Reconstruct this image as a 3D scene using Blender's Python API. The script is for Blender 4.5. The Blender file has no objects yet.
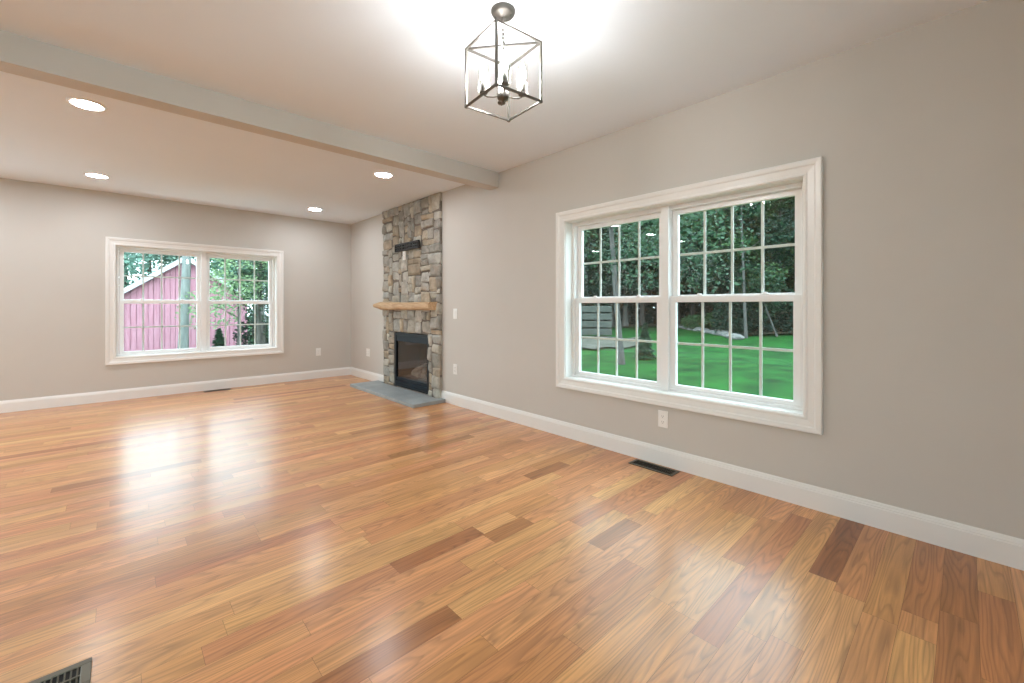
import bpy, bmesh, math, random
from mathutils import Vector, Matrix, noise
import numpy as np

S = bpy.context.scene
COL = S.collection
PI = math.pi
random.seed(7)

# ------------------------------------------------------------------ camera, sky, exposure
CAM_Z = 1.108
YAW = 0.7498
cam_d = bpy.data.cameras.new('camera')
cam = bpy.data.objects.new('camera', cam_d)
COL.objects.link(cam)
cam.location = (0, 0, CAM_Z)
cam.rotation_euler = (PI / 2, 0, -YAW)
cam_d.sensor_fit = 'HORIZONTAL'
cam_d.sensor_width = 36.0
cam_d.lens = 424.0 / 1024 * 36.0
cam_d.shift_x = 0.0
cam_d.shift_y = (306.8 - 341.5) / 1024.0
cam_d.clip_start = 0.02
cam_d.clip_end = 500
S.camera = cam

S.view_settings.view_transform = 'Standard'
S.view_settings.look = 'None'
S.view_settings.exposure = 0.80
S.view_settings.gamma = 1.0
S.view_settings.use_curve_mapping = False
S.cycles.use_denoising = True
S.cycles.max_bounces = 12
S.cycles.diffuse_bounces = 6
S.cycles.glossy_bounces = 4
S.cycles.transparent_max_bounces = 24
S.cycles.sample_clamp_indirect = 6.0
S.cycles.caustics_reflective = False
S.cycles.caustics_refractive = False

SKY = 4.7            # bright overcast sky
BULB = 165.0          # candle bulbs of the lantern
CAN = 96.0           # recessed ceiling lights

w = bpy.data.worlds.new('sky')
S.world = w
w.use_nodes = True
nt = w.node_tree
bg = nt.nodes['Background']
tc = nt.nodes.new('ShaderNodeTexCoord')
sep = nt.nodes.new('ShaderNodeSeparateXYZ')
rmp = nt.nodes.new('ShaderNodeValToRGB')
rmp.color_ramp.elements[0].position = 0.0
rmp.color_ramp.elements[0].color = (0.72, 0.90, 1.0, 1)
rmp.color_ramp.elements[1].position = 0.6
rmp.color_ramp.elements[1].color = (0.80, 1.0, 1.15, 1)
nt.links.new(tc.outputs['Generated'], sep.inputs[0])
nt.links.new(sep.outputs['Z'], rmp.inputs[0])
nt.links.new(rmp.outputs[0], bg.inputs['Color'])
bg.inputs['Strength'].default_value = SKY

# sky portals in the three glazed openings: they emit nothing, they only steer the sky sampling
def portal(loc, rot, sx, sy):
    d = bpy.data.lights.new('window_portal', 'AREA'); d.shape = 'RECTANGLE'; d.size = sx; d.size_y = sy
    d.cycles.is_portal = True
    o = bpy.data.objects.new('window_portal', d); COL.objects.link(o); o.location = loc; o.rotation_euler = rot
portal((3.02, 1.4795, 1.168), (0, PI/2, 0), 1.35, 1.74)
portal((.845, 7.09, 1.175), (-PI/2, 0, 0), 1.74, 1.35)
portal((-2.25, 7.07, 1.04), (-PI/2, 0, 0), 1.8, 2.1)
portal((-1.58, -1.69, 1.04), (PI/2, 0, 0), 3.25, 2.1)

# ------------------------------------------------------------------ dimensions
XR = 2.8          # right wall plane
YF = 6.87         # far wall plane
XL = -3.3         # left wall plane (out of frame)
YB = -1.5         # back wall plane (behind the camera)
CZ = 2.453        # ceiling height

# ------------------------------------------------------------------ helpers
def tag(o, label=None, cat=None, group=None, kind=None):
    if label: o['label'] = label
    if cat: o['category'] = cat
    if group: o['group'] = group
    if kind: o['kind'] = kind
    return o

def empty(name, loc=(0, 0, 0), rz=0.0):
    o = bpy.data.objects.new(name, None)
    o.empty_display_size = 0.1
    COL.objects.link(o)
    o.location = loc
    o.rotation_euler = (0, 0, rz)
    return o

class MB:
    """collects vertices and faces, builds ONE mesh object"""
    def __init__(s):
        s.v = []; s.f = []; s.col = []
        s.smooth = []
    def add(s, verts, faces, smooth=False, col=None):
        n = len(s.v)
        s.v += [tuple(p) for p in verts]
        s.f += [tuple(i + n for i in f) for f in faces]
        s.smooth += [smooth] * len(faces)
        s.col += [col] * len(verts)
    def box(s, a, b, col=None, M=None):
        x0, y0, z0 = [min(a[i], b[i]) for i in range(3)]
        x1, y1, z1 = [max(a[i], b[i]) for i in range(3)]
        v = [(x0,y0,z0),(x1,y0,z0),(x1,y1,z0),(x0,y1,z0),(x0,y0,z1),(x1,y0,z1),(x1,y1,z1),(x0,y1,z1)]
        if M is not None: v = [M @ Vector(p) for p in v]
        s.add(v, [(0,3,2,1),(4,5,6,7),(0,1,5,4),(1,2,6,5),(2,3,7,6),(3,0,4,7)], False, col)
    def bbox(s, a, b, r=0.002, M=None):
        """box with chamfered edges"""
        lo = [min(a[i], b[i]) for i in range(3)]; hi = [max(a[i], b[i]) for i in range(3)]
        bm = bmesh.new()
        bmesh.ops.create_cube(bm, size=1)
        for q in bm.verts:
            for i in range(3):
                q.co[i] = (lo[i] + hi[i]) / 2 + q.co[i] * (hi[i] - lo[i])
        r = min(r, 0.45 * min(hi[i] - lo[i] for i in range(3)))
        bmesh.ops.bevel(bm, geom=bm.edges[:], offset=r, segments=2, affect='EDGES', profile=0.5)
        bm.verts.ensure_lookup_table()
        vs = [q.co.copy() for q in bm.verts]
        if M is not None: vs = [M @ q for q in vs]
        s.add(vs, [[q.index for q in f.verts] for f in bm.faces])
        bm.free()
    def tube(s, pts, r, seg=10, smooth=True, cap=True):
        pts = [Vector(p) for p in pts]
        rs = r if isinstance(r, (list, tuple)) else [r] * len(pts)
        rings = []
        t0 = (pts[1] - pts[0]).normalized()
        up = Vector((0, 0, 1)) if abs(t0.z) < 0.9 else Vector((1, 0, 0))
        nx = t0.cross(up).normalized()
        for i, p in enumerate(pts):
            if i == 0: t = pts[1] - pts[0]
            elif i == len(pts) - 1: t = pts[-1] - pts[-2]
            else: t = pts[i + 1] - pts[i - 1]
            t.normalize()
            nx = (nx - t * nx.dot(t)).normalized()
            ny = t.cross(nx)
            rings.append([p + (nx * math.cos(2*PI*k/seg) + ny * math.sin(2*PI*k/seg)) * rs[i] for k in range(seg)])
        v = [q for ring in rings for q in ring]
        f = []
        for i in range(len(pts) - 1):
            for k in range(seg):
                k2 = (k + 1) % seg
                f.append((i*seg + k, i*seg + k2, (i+1)*seg + k2, (i+1)*seg + k))
        s.add(v, f, smooth)
        if cap:
            s.add(rings[0], [tuple(range(seg))[::-1]]); s.add(rings[-1], [tuple(range(seg))])
    def lathe(s, prof, c=(0, 0, 0), seg=32, smooth=True):
        v = []; f = []
        for (r, z) in prof:
            for k in range(seg):
                a = 2*PI*k/seg
                v.append((c[0] + r*math.cos(a), c[1] + r*math.sin(a), c[2] + z))
        for i in range(len(prof) - 1):
            for k in range(seg):
                k2 = (k+1) % seg
                f.append((i*seg+k, i*seg+k2, (i+1)*seg+k2, (i+1)*seg+k))
        s.add(v, f, smooth)
    def bar(s, a, b, t):
        """square bar from a to b, thickness t"""
        a = Vector(a); b = Vector(b)
        d = (b - a); L = d.length
        M = Matrix.Translation(a) @ d.to_track_quat('Z', 'Y').to_matrix().to_4x4()
        s.box((-t/2, -t/2, 0), (t/2, t/2, L), M=M)
    def prism(s, poly, p0, ax, ay, along, col=None, cap=True):
        """poly (2-D) placed at p0 with axes ax, ay, extruded by vector along"""
        p0 = Vector(p0); ax = Vector(ax); ay = Vector(ay); al = Vector(along)
        n = len(poly)
        A = [p0 + ax*u + ay*v for u, v in poly]
        B = [q + al for q in A]
        f = [(i, (i+1) % n, n + (i+1) % n, n + i) for i in range(n)]
        if cap: f += [tuple(range(n))[::-1], tuple(range(n, 2*n))]
        s.add(A + B, f, False, col)
    def mesh(s, name):
        me = bpy.data.meshes.new(name)
        me.from_pydata(s.v, [], s.f)
        me.polygons.foreach_set('use_smooth', s.smooth)
        if any(c is not None for c in s.col):
            at = me.color_attributes.new('tone', 'FLOAT_COLOR', 'POINT')
            buf = []
            for c in s.col:
                c = c or (0, 0, 0)
                buf += [c[0], c[1], c[2], 1.0]
            at.data.foreach_set('color', buf)
        me.update()
        return me
    def build(s, name, mat, parent=None, loc=(0, 0, 0), fix=True):
        me = s.mesh(name)
        if fix:
            bm = bmesh.new(); bm.from_mesh(me)
            bmesh.ops.recalc_face_normals(bm, faces=bm.faces[:])
            bm.to_mesh(me); bm.free()
        me.materials.append(mat)
        o = bpy.data.objects.new(name, me)
        COL.objects.link(o)
        if parent: o.parent = parent
        o.location = loc
        return o

def copy_tree(o, parent=None):
    c = o.copy()
    COL.objects.link(c)
    c.parent = parent
    for ch in list(o.children):
        copy_tree(ch, c)
    return c

# ------------------------------------------------------------------ materials
def N(nt, t, **kw):
    n = nt.nodes.new(t)
    for k, v in kw.items():
        if k in n.inputs: n.inputs[k].default_value = v
        else: setattr(n, k, v)
    return n

def principled(name, col, rough=0.5, metal=0.0, spec=0.5, coat=0.0, coat_r=0.1):
    m = bpy.data.materials.new(name); m.use_nodes = True
    b = m.node_tree.nodes['Principled BSDF']
    b.inputs['Base Color'].default_value = (*col, 1)
    b.inputs['Roughness'].default_value = rough
    b.inputs['Metallic'].default_value = metal
    b.inputs['Specular IOR Level'].default_value = spec
    b.inputs['Coat Weight'].default_value = coat
    b.inputs['Coat Roughness'].default_value = coat_r
    return m

def mottle(m, c0, c1, scale=8.0, detail=6.0, bump=0.0, bscale=None, dist=0.0, stretch=None, p0=0.3, p1=0.7):
    """noise variation between two colours, with optional bump"""
    nt = m.node_tree; b = nt.nodes['Principled BSDF']
    tc = N(nt, 'ShaderNodeTexCoord')
    mp = N(nt, 'ShaderNodeMapping')
    if stretch: mp.inputs['Scale'].default_value = stretch
    nt.links.new(tc.outputs['Object'], mp.inputs[0])
    nz = N(nt, 'ShaderNodeTexNoise', Scale=scale, Detail=detail, Distortion=dist)
    nt.links.new(mp.outputs[0], nz.inputs['Vector'])
    r = N(nt, 'ShaderNodeValToRGB')
    r.color_ramp.elements[0].position = p0; r.color_ramp.elements[0].color = (*c0, 1)
    r.color_ramp.elements[1].position = p1; r.color_ramp.elements[1].color = (*c1, 1)
    nt.links.new(nz.outputs['Fac'], r.inputs[0])
    nt.links.new(r.outputs[0], b.inputs['Base Color'])
    if bump:
        n2 = N(nt, 'ShaderNodeTexNoise', Scale=bscale or scale * 4, Detail=4.0)
        nt.links.new(mp.outputs[0], n2.inputs['Vector'])
        bp = N(nt, 'ShaderNodeBump', Strength=bump, Distance=0.01)
        nt.links.new(n2.outputs['Fac'], bp.inputs['Height'])
        nt.links.new(bp.outputs[0], b.inputs['Normal'])
    return m

M_WALL = mottle(principled('wall_paint', (.6,.55,.48), 0.55, spec=0.35), (.562,.530,.482), (.576,.544,.496), 3.0, bump=0.03, bscale=180)
M_CEIL = mottle(principled('ceiling_paint', (.8,.77,.73), 0.8, spec=0.2), (.785,.842,.900), (.795,.852,.910), 2.0, bump=0.02, bscale=150)  # cool tint put into the ceiling colour to offset warm floor bounce
M_TRIM = principled('white_trim_paint', (.80, .785, .75), 0.32)
M_VINYL = principled('white_vinyl', (.84, .835, .82), 0.3)
M_GRILLE = principled('grille_bar_white', (.78, .76, .74), 0.4)
M_PLATE = principled('white_plastic', (.82, .80, .76), 0.3)
M_SLOT = principled('dark_slot', (.03, .03, .03), 0.5)
M_NICKEL = principled('brushed_nickel', (.15, .14, .125), 0.42, metal=0.8)
M_BLACK = principled('black_metal', (.008, .010, .012), 0.5, spec=.3)
M_BLACK2 = principled('matt_black', (.010, .010, .010), 0.75)
M_BRONZE = principled('bronze_register', (.115, .10, .07), 0.4, metal=0.6)
M_DARKIN = principled('duct_dark', (.006, .005, .004), 0.8)

def glass_mat(name, tint, refl=1.0):
    m = bpy.data.materials.new(name); m.use_nodes = True
    nt = m.node_tree; nt.nodes.remove(nt.nodes['Principled BSDF'])
    out = nt.nodes['Material Output']
    tr = N(nt, 'ShaderNodeBsdfTransparent'); tr.inputs[0].default_value = (*tint, 1)
    gl = N(nt, 'ShaderNodeBsdfGlossy'); gl.inputs['Roughness'].default_value = 0.01
    fr = N(nt, 'ShaderNodeFresnel', IOR=1.45)
    # the transparent shader does not bend rays, so both faces of a pane use the outside-in index
    ge = N(nt, 'ShaderNodeNewGeometry'); io = N(nt, 'ShaderNodeMapRange')
    io.inputs['To Min'].default_value = 1.45; io.inputs['To Max'].default_value = 1 / 1.45
    nt.links.new(ge.outputs['Backfacing'], io.inputs[0]); nt.links.new(io.outputs[0], fr.inputs['IOR'])
    mu = N(nt, 'ShaderNodeMath', operation='MULTIPLY'); mu.inputs[1].default_value = refl
    mx = N(nt, 'ShaderNodeMixShader')
    nt.links.new(fr.outputs[0], mu.inputs[0])
    nt.links.new(mu.outputs[0], mx.inputs[0])
    nt.links.new(tr.outputs[0], mx.inputs[1]); nt.links.new(gl.outputs[0], mx.inputs[2])
    nt.links.new(mx.outputs[0], out.inputs[0])
    return m
M_GLASS = glass_mat('window_glass', (.955, .985, .97))
M_CHIM = glass_mat('clear_chimney_glass', (.97, .97, .96), 0.7)
M_FGLASS = glass_mat('fire_glass', (.70, .69, .68), 1.5)

def emit_mat(name, col, strength):
    m = bpy.data.materials.new(name); m.use_nodes = True
    nt = m.node_tree; nt.nodes.remove(nt.nodes['Principled BSDF'])
    e = N(nt, 'ShaderNodeEmission', Strength=strength); e.inputs[0].default_value = (*col, 1)
    nt.links.new(e.outputs[0], nt.nodes['Material Output'].inputs[0])
    return m
M_BULB = emit_mat('bulb_glow', (.98, .99, .99), BULB)
M_LED = emit_mat('led_lens_glow', (.94, 1.0, 1.08), CAN)

# ---- oak floor: per-board tone comes from the boards themselves, grain is procedural
def floor_mat():
    m = principled('red_oak_boards', (.5, .3, .15), 0.40, spec=0.25, coat=0.72, coat_r=0.23)
    nt = m.node_tree; b = nt.nodes['Principled BSDF']
    L = nt.links.new
    b.inputs['Coat IOR'].default_value = 1.43
    at = N(nt, 'ShaderNodeAttribute', attribute_name='tone')
    sp = N(nt, 'ShaderNodeSeparateColor'); L(at.outputs['Color'], sp.inputs[0])
    tc = N(nt, 'ShaderNodeTexCoord')
    off = N(nt, 'ShaderNodeVectorMath', operation='SCALE'); off.inputs['Scale'].default_value = 37.0
    L(at.outputs['Color'], off.inputs[0])
    add = N(nt, 'ShaderNodeVectorMath', operation='ADD')
    L(tc.outputs['Object'], add.inputs[0]); L(off.outputs[0], add.inputs[1])
    # fine straight grain
    m1 = N(nt, 'ShaderNodeMapping'); m1.inputs['Scale'].default_value = (3.0, 95, 1); L(add.outputs[0], m1.inputs[0])
    n1 = N(nt, 'ShaderNodeTexNoise', Scale=1.0, Detail=5.0, Roughness=.6); L(m1.outputs[0], n1.inputs['Vector'])
    # cathedral figure: contour lines of a long stretched noise field
    m2 = N(nt, 'ShaderNodeMapping'); m2.inputs['Scale'].default_value = (.85, 9.5, 1); L(add.outputs[0], m2.inputs[0])
    n2 = N(nt, 'ShaderNodeTexNoise', Scale=.9, Detail=1.5, Roughness=.45); L(m2.outputs[0], n2.inputs['Vector'])
    mul = N(nt, 'ShaderNodeMath', operation='MULTIPLY'); mul.inputs[1].default_value = 24.0; L(n2.outputs['Fac'], mul.inputs[0])
    nfac = N(nt, 'ShaderNodeMath', operation='MULTIPLY_ADD'); nfac.inputs[1].default_value = .5
    L(n1.outputs['Fac'], nfac.inputs[0]); L(mul.outputs[0], nfac.inputs[2])
    fr = N(nt, 'ShaderNodeMath', operation='FRACT'); L(nfac.outputs[0], fr.inputs[0])
    rg = N(nt, 'ShaderNodeValToRGB')
    e = rg.color_ramp.elements
    e[0].position = 0.0; e[0].color = (0.25,)*3 + (1,)
    e[1].position = 1.0; e[1].color = (0.25,)*3 + (1,)
    e2 = rg.color_ramp.elements.new(0.13); e2.color = (.80,)*3 + (1,)
    e3 = rg.color_ramp.elements.new(0.6); e3.color = (1,)*3 + (1,)
    L(fr.outputs[0], rg.inputs[0])
    # board base tone
    rt = N(nt, 'ShaderNodeValToRGB')
    e = rt.color_ramp.elements
    e[0].position = 0.0; e[0].color = (0.173, 0.062, 0.015, 1)
    e[1].position = 1.0; e[1].color = (0.836, 0.500, 0.217, 1)
    for p, c in ((.25, (0.367, 0.155, 0.041)), (.5, (0.571, 0.270, 0.088)), (.72, (0.673, 0.345, 0.120)), (.88, (0.760, 0.420, 0.164))):
        q = rt.color_ramp.elements.new(p); q.color = (*c, 1)
    L(sp.outputs[0], rt.inputs[0])
    # red or yellow shift per board
    hs = N(nt, 'ShaderNodeHueSaturation'); hs.inputs['Saturation'].default_value = 1.0
    mh = N(nt, 'ShaderNodeMapRange'); mh.inputs['To Min'].default_value = .483; mh.inputs['To Max'].default_value = .499
    L(sp.outputs[1], mh.inputs[0]); L(mh.outputs[0], hs.inputs['Hue']); L(rt.outputs[0], hs.inputs['Color'])
    # slow patchiness along a board
    m3 = N(nt, 'ShaderNodeMapping'); m3.inputs['Scale'].default_value = (1.4, 18, 1); L(add.outputs[0], m3.inputs[0])
    n3 = N(nt, 'ShaderNodeTexNoise', Scale=1.0, Detail=3.0); L(m3.outputs[0], n3.inputs['Vector'])
    v1 = N(nt, 'ShaderNodeMapRange'); v1.inputs['From Min'].default_value = .3; v1.inputs['From Max'].default_value = .7
    v1.inputs['To Min'].default_value = .84; v1.inputs['To Max'].default_value = 1.14; L(n3.outputs['Fac'], v1.inputs[0])
    v2 = N(nt, 'ShaderNodeMapRange'); v2.inputs['From Min'].default_value = .3; v2.inputs['From Max'].default_value = .7
    v2.inputs['To Min'].default_value = .80; v2.inputs['To Max'].default_value = 1.12; L(n1.outputs['Fac'], v2.inputs[0])
    v3 = N(nt, 'ShaderNodeMapRange'); v3.inputs['To Min'].default_value = .66; v3.inputs['To Max'].default_value = 1.06; L(rg.outputs[0], v3.inputs[0])
    p1 = N(nt, 'ShaderNodeMath', operation='MULTIPLY'); L(v1.outputs[0], p1.inputs[0]); L(v2.outputs[0], p1.inputs[1])
    p2 = N(nt, 'ShaderNodeMath', operation='MULTIPLY'); L(p1.outputs[0], p2.inputs[0]); L(v3.outputs[0], p2.inputs[1])
    sc = N(nt, 'ShaderNodeVectorMath', operation='SCALE'); L(hs.outputs[0], sc.inputs[0]); L(p2.outputs[0], sc.inputs['Scale'])
    L(sc.outputs[0], b.inputs['Base Color'])
    # faint ripple across the boards in the varnish
    m4 = N(nt, 'ShaderNodeMapping'); m4.inputs['Scale'].default_value = (4, 60, 1); L(add.outputs[0], m4.inputs[0])
    n4 = N(nt, 'ShaderNodeTexNoise', Scale=1.0, Detail=2.0); L(m4.outputs[0], n4.inputs['Vector'])
    bp = N(nt, 'ShaderNodeBump', Strength=.10, Distance=.002); L(n4.outputs['Fac'], bp.inputs['Height'])
    L(bp.outputs[0], b.inputs['Normal']); L(bp.outputs[0], b.inputs['Coat Normal'])
    return m
M_FLOOR = floor_mat()

# ------------------------------------------------------------------ room shell
def px_floor(u, v, z=0.0):
    s, c = math.sin(YAW), math.cos(YAW)
    a = (u - 512) / 424; b = (306.8 - v) / 424
    t = (z - CAM_Z) / b
    return ((s + a*c) * t, (c - a*s) * t)

def build_floor():
    rnd = random.Random(21)
    W = 0.096; Y0 = .0685
    k0 = int(math.floor((YB - .1 - Y0) / W)); k1 = int(math.ceil((YF + .02 - Y0) / W))
    special = {}
    # (x0, x1, y, tone, hue) boards that stand out in the photograph
    for x0, x1, y, t, h in [
        (2.115, 2.90, .405, .17, .3), (1.985, 2.9, .18, .52, .9), (1.30, 1.985, .18, .66, .5),
        (-.55, .895, 1.27, .28, .45), (.86, 1.31, 1.655, .30, .25), (.2, .86, 1.655, .55, .2),
        (1.30, 1.56, 1.56, .33, .6), (.9, 1.5, .82, .70, .8), (2.05, 2.9, .31, .58, .3),
        (2.2, 2.9, .02, .32, .5), (2.1, 2.9, .115, .42, .4), (1.55, 2.2, .02, .40, .4),
        (1.95, 2.32, 1.95, .28, .4), (1.62, 1.95, 1.18, .30, .7), (-.45, .55, 1.17, .58, .5),
        (-.9, .45, 1.36, .62, .6), (.45, 1.2, 1.36, .66, .6), (.20, .55, 1.08, .26, .3)]:
        special.setdefault(int(math.floor((y - Y0) / W)), []).append((x0, x1, t, h))
    mb = MB()
    g = 0.00038
    for k in range(k0, k1):
        ya, yb = Y0 + k*W + g, Y0 + (k+1)*W - g
        x = XL - .1 - rnd.random() * .8
        segs = []
        while x < XR + .02:
            L = rnd.choice([.35, .5, .65, .8, .95, 1.1, 1.35, 1.6]) * rnd.uniform(.85, 1.15)
            t = min(.97, max(.18, rnd.gauss(.64, .11)))
            if rnd.random() < .05: t = rnd.uniform(.28, .44)
            segs.append((x, x + L, t, rnd.random())); x += L
        for (sx0, sx1, st, sh) in special.get(k, []):
            out = []
            for (a, b_, t, h) in segs:
                if b_ <= sx0 or a >= sx1: out.append((a, b_, t, h)); continue
                if a < sx0: out.append((a, sx0, t, h))
                if b_ > sx1: out.append((sx1, b_, t, h))
            out.append((sx0, sx1, st, sh)); segs = sorted(out)
        for (a, b_, t, h) in segs:
            a = max(a, XL - .05); b_ = min(b_, XR + .02)
            if b_ - a < .01: continue
            c = (t, h, rnd.random())
            mb.add([(a+g, ya, 0), (b_-g, ya, 0), (b_-g, yb, 0), (a+g, yb, 0)], [(0, 1, 2, 3)], False, c)
    o = mb.build('floor', M_FLOOR, fix=False)
    tag(o, 'glossy red oak strip floor with boards of mixed tone', 'floor', kind='structure')
    sb = MB(); sb.box((XL - .15, YB - .15, -.25), (XR + .15, YF + .15, -.0015))
    tag(sb.build('floor', principled('subfloor', (.12, .06, .025), .8)), 'dark seams and subfloor under the oak boards', 'floor', kind='structure')
build_floor()

# windows share one size: outer casing 1.893 x 1.503, rough opening inside the casing
WW, WH, CASW = 1.893, 1.503, 0.088
RWY, RWZ = 1.4795, 0.416      # right window centre y, casing bottom z
FWX, FWZ = 0.845, 0.424       # far window centre x, casing bottom z
TH = 0.17
PX0, PX1, DZ = -3.15, -1.35, 2.08       # added unseen glazed doors, end wall left of the frame, for daylight
OY0, OY1, OZ1 = 4.455, 5.325, .765    # firebox opening in the stone
def wall_hole(mb, plane):
    """wall with a window opening, plane 'x' (right wall) or 'y' (far wall)"""
    h = WW/2 - CASW + .012
    if plane == 'x':
        a0, a1 = YB - TH, YF + TH; c = RWY; z0 = RWZ + CASW - .012; z1 = RWZ + WH - CASW + .012
        bx = lambda p, q, za, zb: mb.box((XR, p, za), (XR + TH, q, zb))
    else:
        a0, a1 = PX1, XR; c = FWX; z0 = FWZ + CASW - .012; z1 = FWZ + WH - CASW + .012
        bx = lambda p, q, za, zb: mb.box((p, YF, za), (q, YF + TH, zb))
    bx(a0, c - h, -.25, CZ + .12)
    if plane == 'x':      # recess for the gas insert
        bx(c + h, OY0, -.25, CZ + .12); bx(OY1, a1, -.25, CZ + .12); bx(OY0, OY1, -.25, .03); bx(OY0, OY1, OZ1, CZ + .12)
    else: bx(c + h, a1, -.25, CZ + .12)
    if plane == 'y':      # the added glazed doors further left, outside the frame
        bx(XL - TH, PX0, -.25, CZ + .12); bx(PX0, PX1, DZ, CZ + .12); bx(PX0, PX1, -.25, 0)
    bx(c - h, c + h, -.25, z0); bx(c - h, c + h, z1, CZ + .12)
for nm, pl, lb in (('wall_right', 'x', 'greige painted wall with the large window and the fireplace'), ('wall_far', 'y', 'greige painted end wall with the window facing the barn')):
    mb = MB(); wall_hole(mb, pl)
    tag(mb.build(nm, M_WALL), lb, 'wall', kind='structure')
mb = MB(); mb.box((XL - TH, YB, -.25), (XL, YF, CZ + .12))
tag(mb.build('wall_left', M_WALL), 'plain greige wall outside the frame on the left', 'wall', kind='structure')
EX0, EX1 = -3.2, .05               # a second added pair of unseen glazed doors behind the camera, for daylight
mb = MB(); mb.box((XL, YB - TH, -.25), (EX0, YB, CZ + .12)); mb.box((EX1, YB - TH, -.25), (XR, YB, CZ + .12)); mb.box((EX0, YB - TH, DZ), (EX1, YB, CZ + .12)); mb.box((EX0, YB - TH, -.25), (EX1, YB, 0))
tag(mb.build('wall_back', M_WALL), 'plain greige wall behind the camera', 'wall', kind='structure')
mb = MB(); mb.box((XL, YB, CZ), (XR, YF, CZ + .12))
tag(mb.build('ceiling', M_CEIL), 'smooth off-white ceiling, tinted cool against warm bounce', 'ceiling', kind='structure')
BY0, BY1, BZ = 3.202, 3.342, 2.304
mb = MB(); mb.box((XL, BY0, BZ), (XR, BY1, CZ))
tag(mb.build('beam', M_WALL), 'boxed drywall beam crossing the ceiling between the two areas', 'beam', kind='structure')

# baseboards
BBP = [(0, 0), (.016, 0), (.016, .098), (.0135, .101), (.0135, .108), (.010, .113), (.009, .119), (.005, .126), (.0, .126)]
SY0, SY1, SX = 4.205, 5.655, 2.745      # stone facing extent
def baseboard(name, p0, along, inward, label):
    mb = MB(); mb.prism(BBP, p0, inward, (0, 0, 1), along)
    return tag(mb.build(name, M_TRIM), label, 'baseboard', kind='structure')
baseboard('baseboard_right', (XR, YB, 0), (0, SY0 - YB, 0), (-1, 0, 0), 'white baseboard under the large window')
baseboard('baseboard_corner', (XR, SY1, 0), (0, YF - SY1, 0), (-1, 0, 0), 'short white baseboard between stone fireplace and room corner')
baseboard('baseboard_far', (PX1 + .1, YF, 0), (XR - PX1 - .116, 0, 0), (0, -1, 0), 'white baseboard along the end wall')
baseboard('baseboard_left', (XL, YB, 0), (0, YF - YB, 0), (1, 0, 0), 'white baseboard outside the frame')
baseboard('baseboard_back', (EX1 + .1, YB, 0), (XR - EX1 - .116, 0, 0), (0, 1, 0), 'white baseboard behind the camera')

# ------------------------------------------------------------------ windows
CAS = [(0, 0), (0, .012), (.006, .016), (.016, .016), (.019, .013), (.052, .017), (.056, .021), (.060, .024), (.080, .027), (.086, .026), (.088, .022), (.088, 0)]
def frame_profile(mb, hw, z0, z1, prof, flip=1):
    """mitred picture frame; prof = (distance out from the opening, depth towards the room)"""
    n = len(prof)
    ring = []
    for (sx, sz) in ((-1, 0), (1, 0), (1, 1), (-1, 1)):
        for (o, d) in prof:
            x = sx * (hw + o)
            z = (z1 + o) if sz else (z0 - o)
            ring.append((x, -d, z))
    f = []
    for k in range(4):
        k2 = (k + 1) % 4
        for i in range(n):
            i2 = (i + 1) % n
            f.append((k*n + i, k*n + i2, k2*n + i2, k2*n + i))
    mb.add(ring, f)

def sash(name, root, cx, z0, z1, hw, yin, stile, top, bot, lock=False, label=None):
    """one sash; local frame: x along the wall, y outwards, z up"""
    t = .032
    mb = MB()
    mb.bbox((cx - hw, yin, z0), (cx - hw + stile, yin + t, z1), .003)
    mb.bbox((cx + hw - stile, yin, z0), (cx + hw, yin + t, z1), .003)
    mb.bbox((cx - hw + stile - .002, yin + .0005, z0), (cx + hw - stile + .002, yin + t, z0 + bot), .003)
    mb.bbox((cx - hw + stile - .002, yin + .0005, z1 - top), (cx + hw - stile + .002, yin + t, z1), .003)
    s = mb.build(name, M_VINYL, root)
    if label: s['label'] = label
    gx0, gx1, gz0, gz1 = cx - hw + stile, cx + hw - stile, z0 + bot, z1 - top
    g = MB(); g.box((gx0, yin + .019, gz0), (gx1, yin + .022, gz1))
    p = g.build('pane', M_GLASS, s); p['label'] = 'clear window glass'
    q = MB()
    bw = .0085
    for i in (1, 2, 3):
        x = gx0 + (gx1 - gx0) * i / 4
        q.bbox((x - bw, yin + .0235, gz0), (x + bw, yin + .0295, gz1), .001)
    zm = (gz0 + gz1) / 2
    q.bbox((gx0, yin + .0237, zm - bw), (gx1, yin + .0293, zm + bw), .001)
    q.build('grille', M_GRILLE, s)
    if lock:
        for dx in (-.2, .2):
            l = MB()
            l.bbox((cx + dx - .03, yin + .004, z1), (cx + dx + .03, yin + .028, z1 + .006), .002)
            l.lathe([(0, .018), (.008, .018), (.011, .012), (.011, .006)], (cx + dx, yin + .016, z1), 14)
            l.bbox((cx + dx - .004, yin - .004, z1 + .008), (cx + dx + .022, yin + .012, z1 + .016), .002)
            l.build('sash_lock', M_VINYL, s)
    return s

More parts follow.
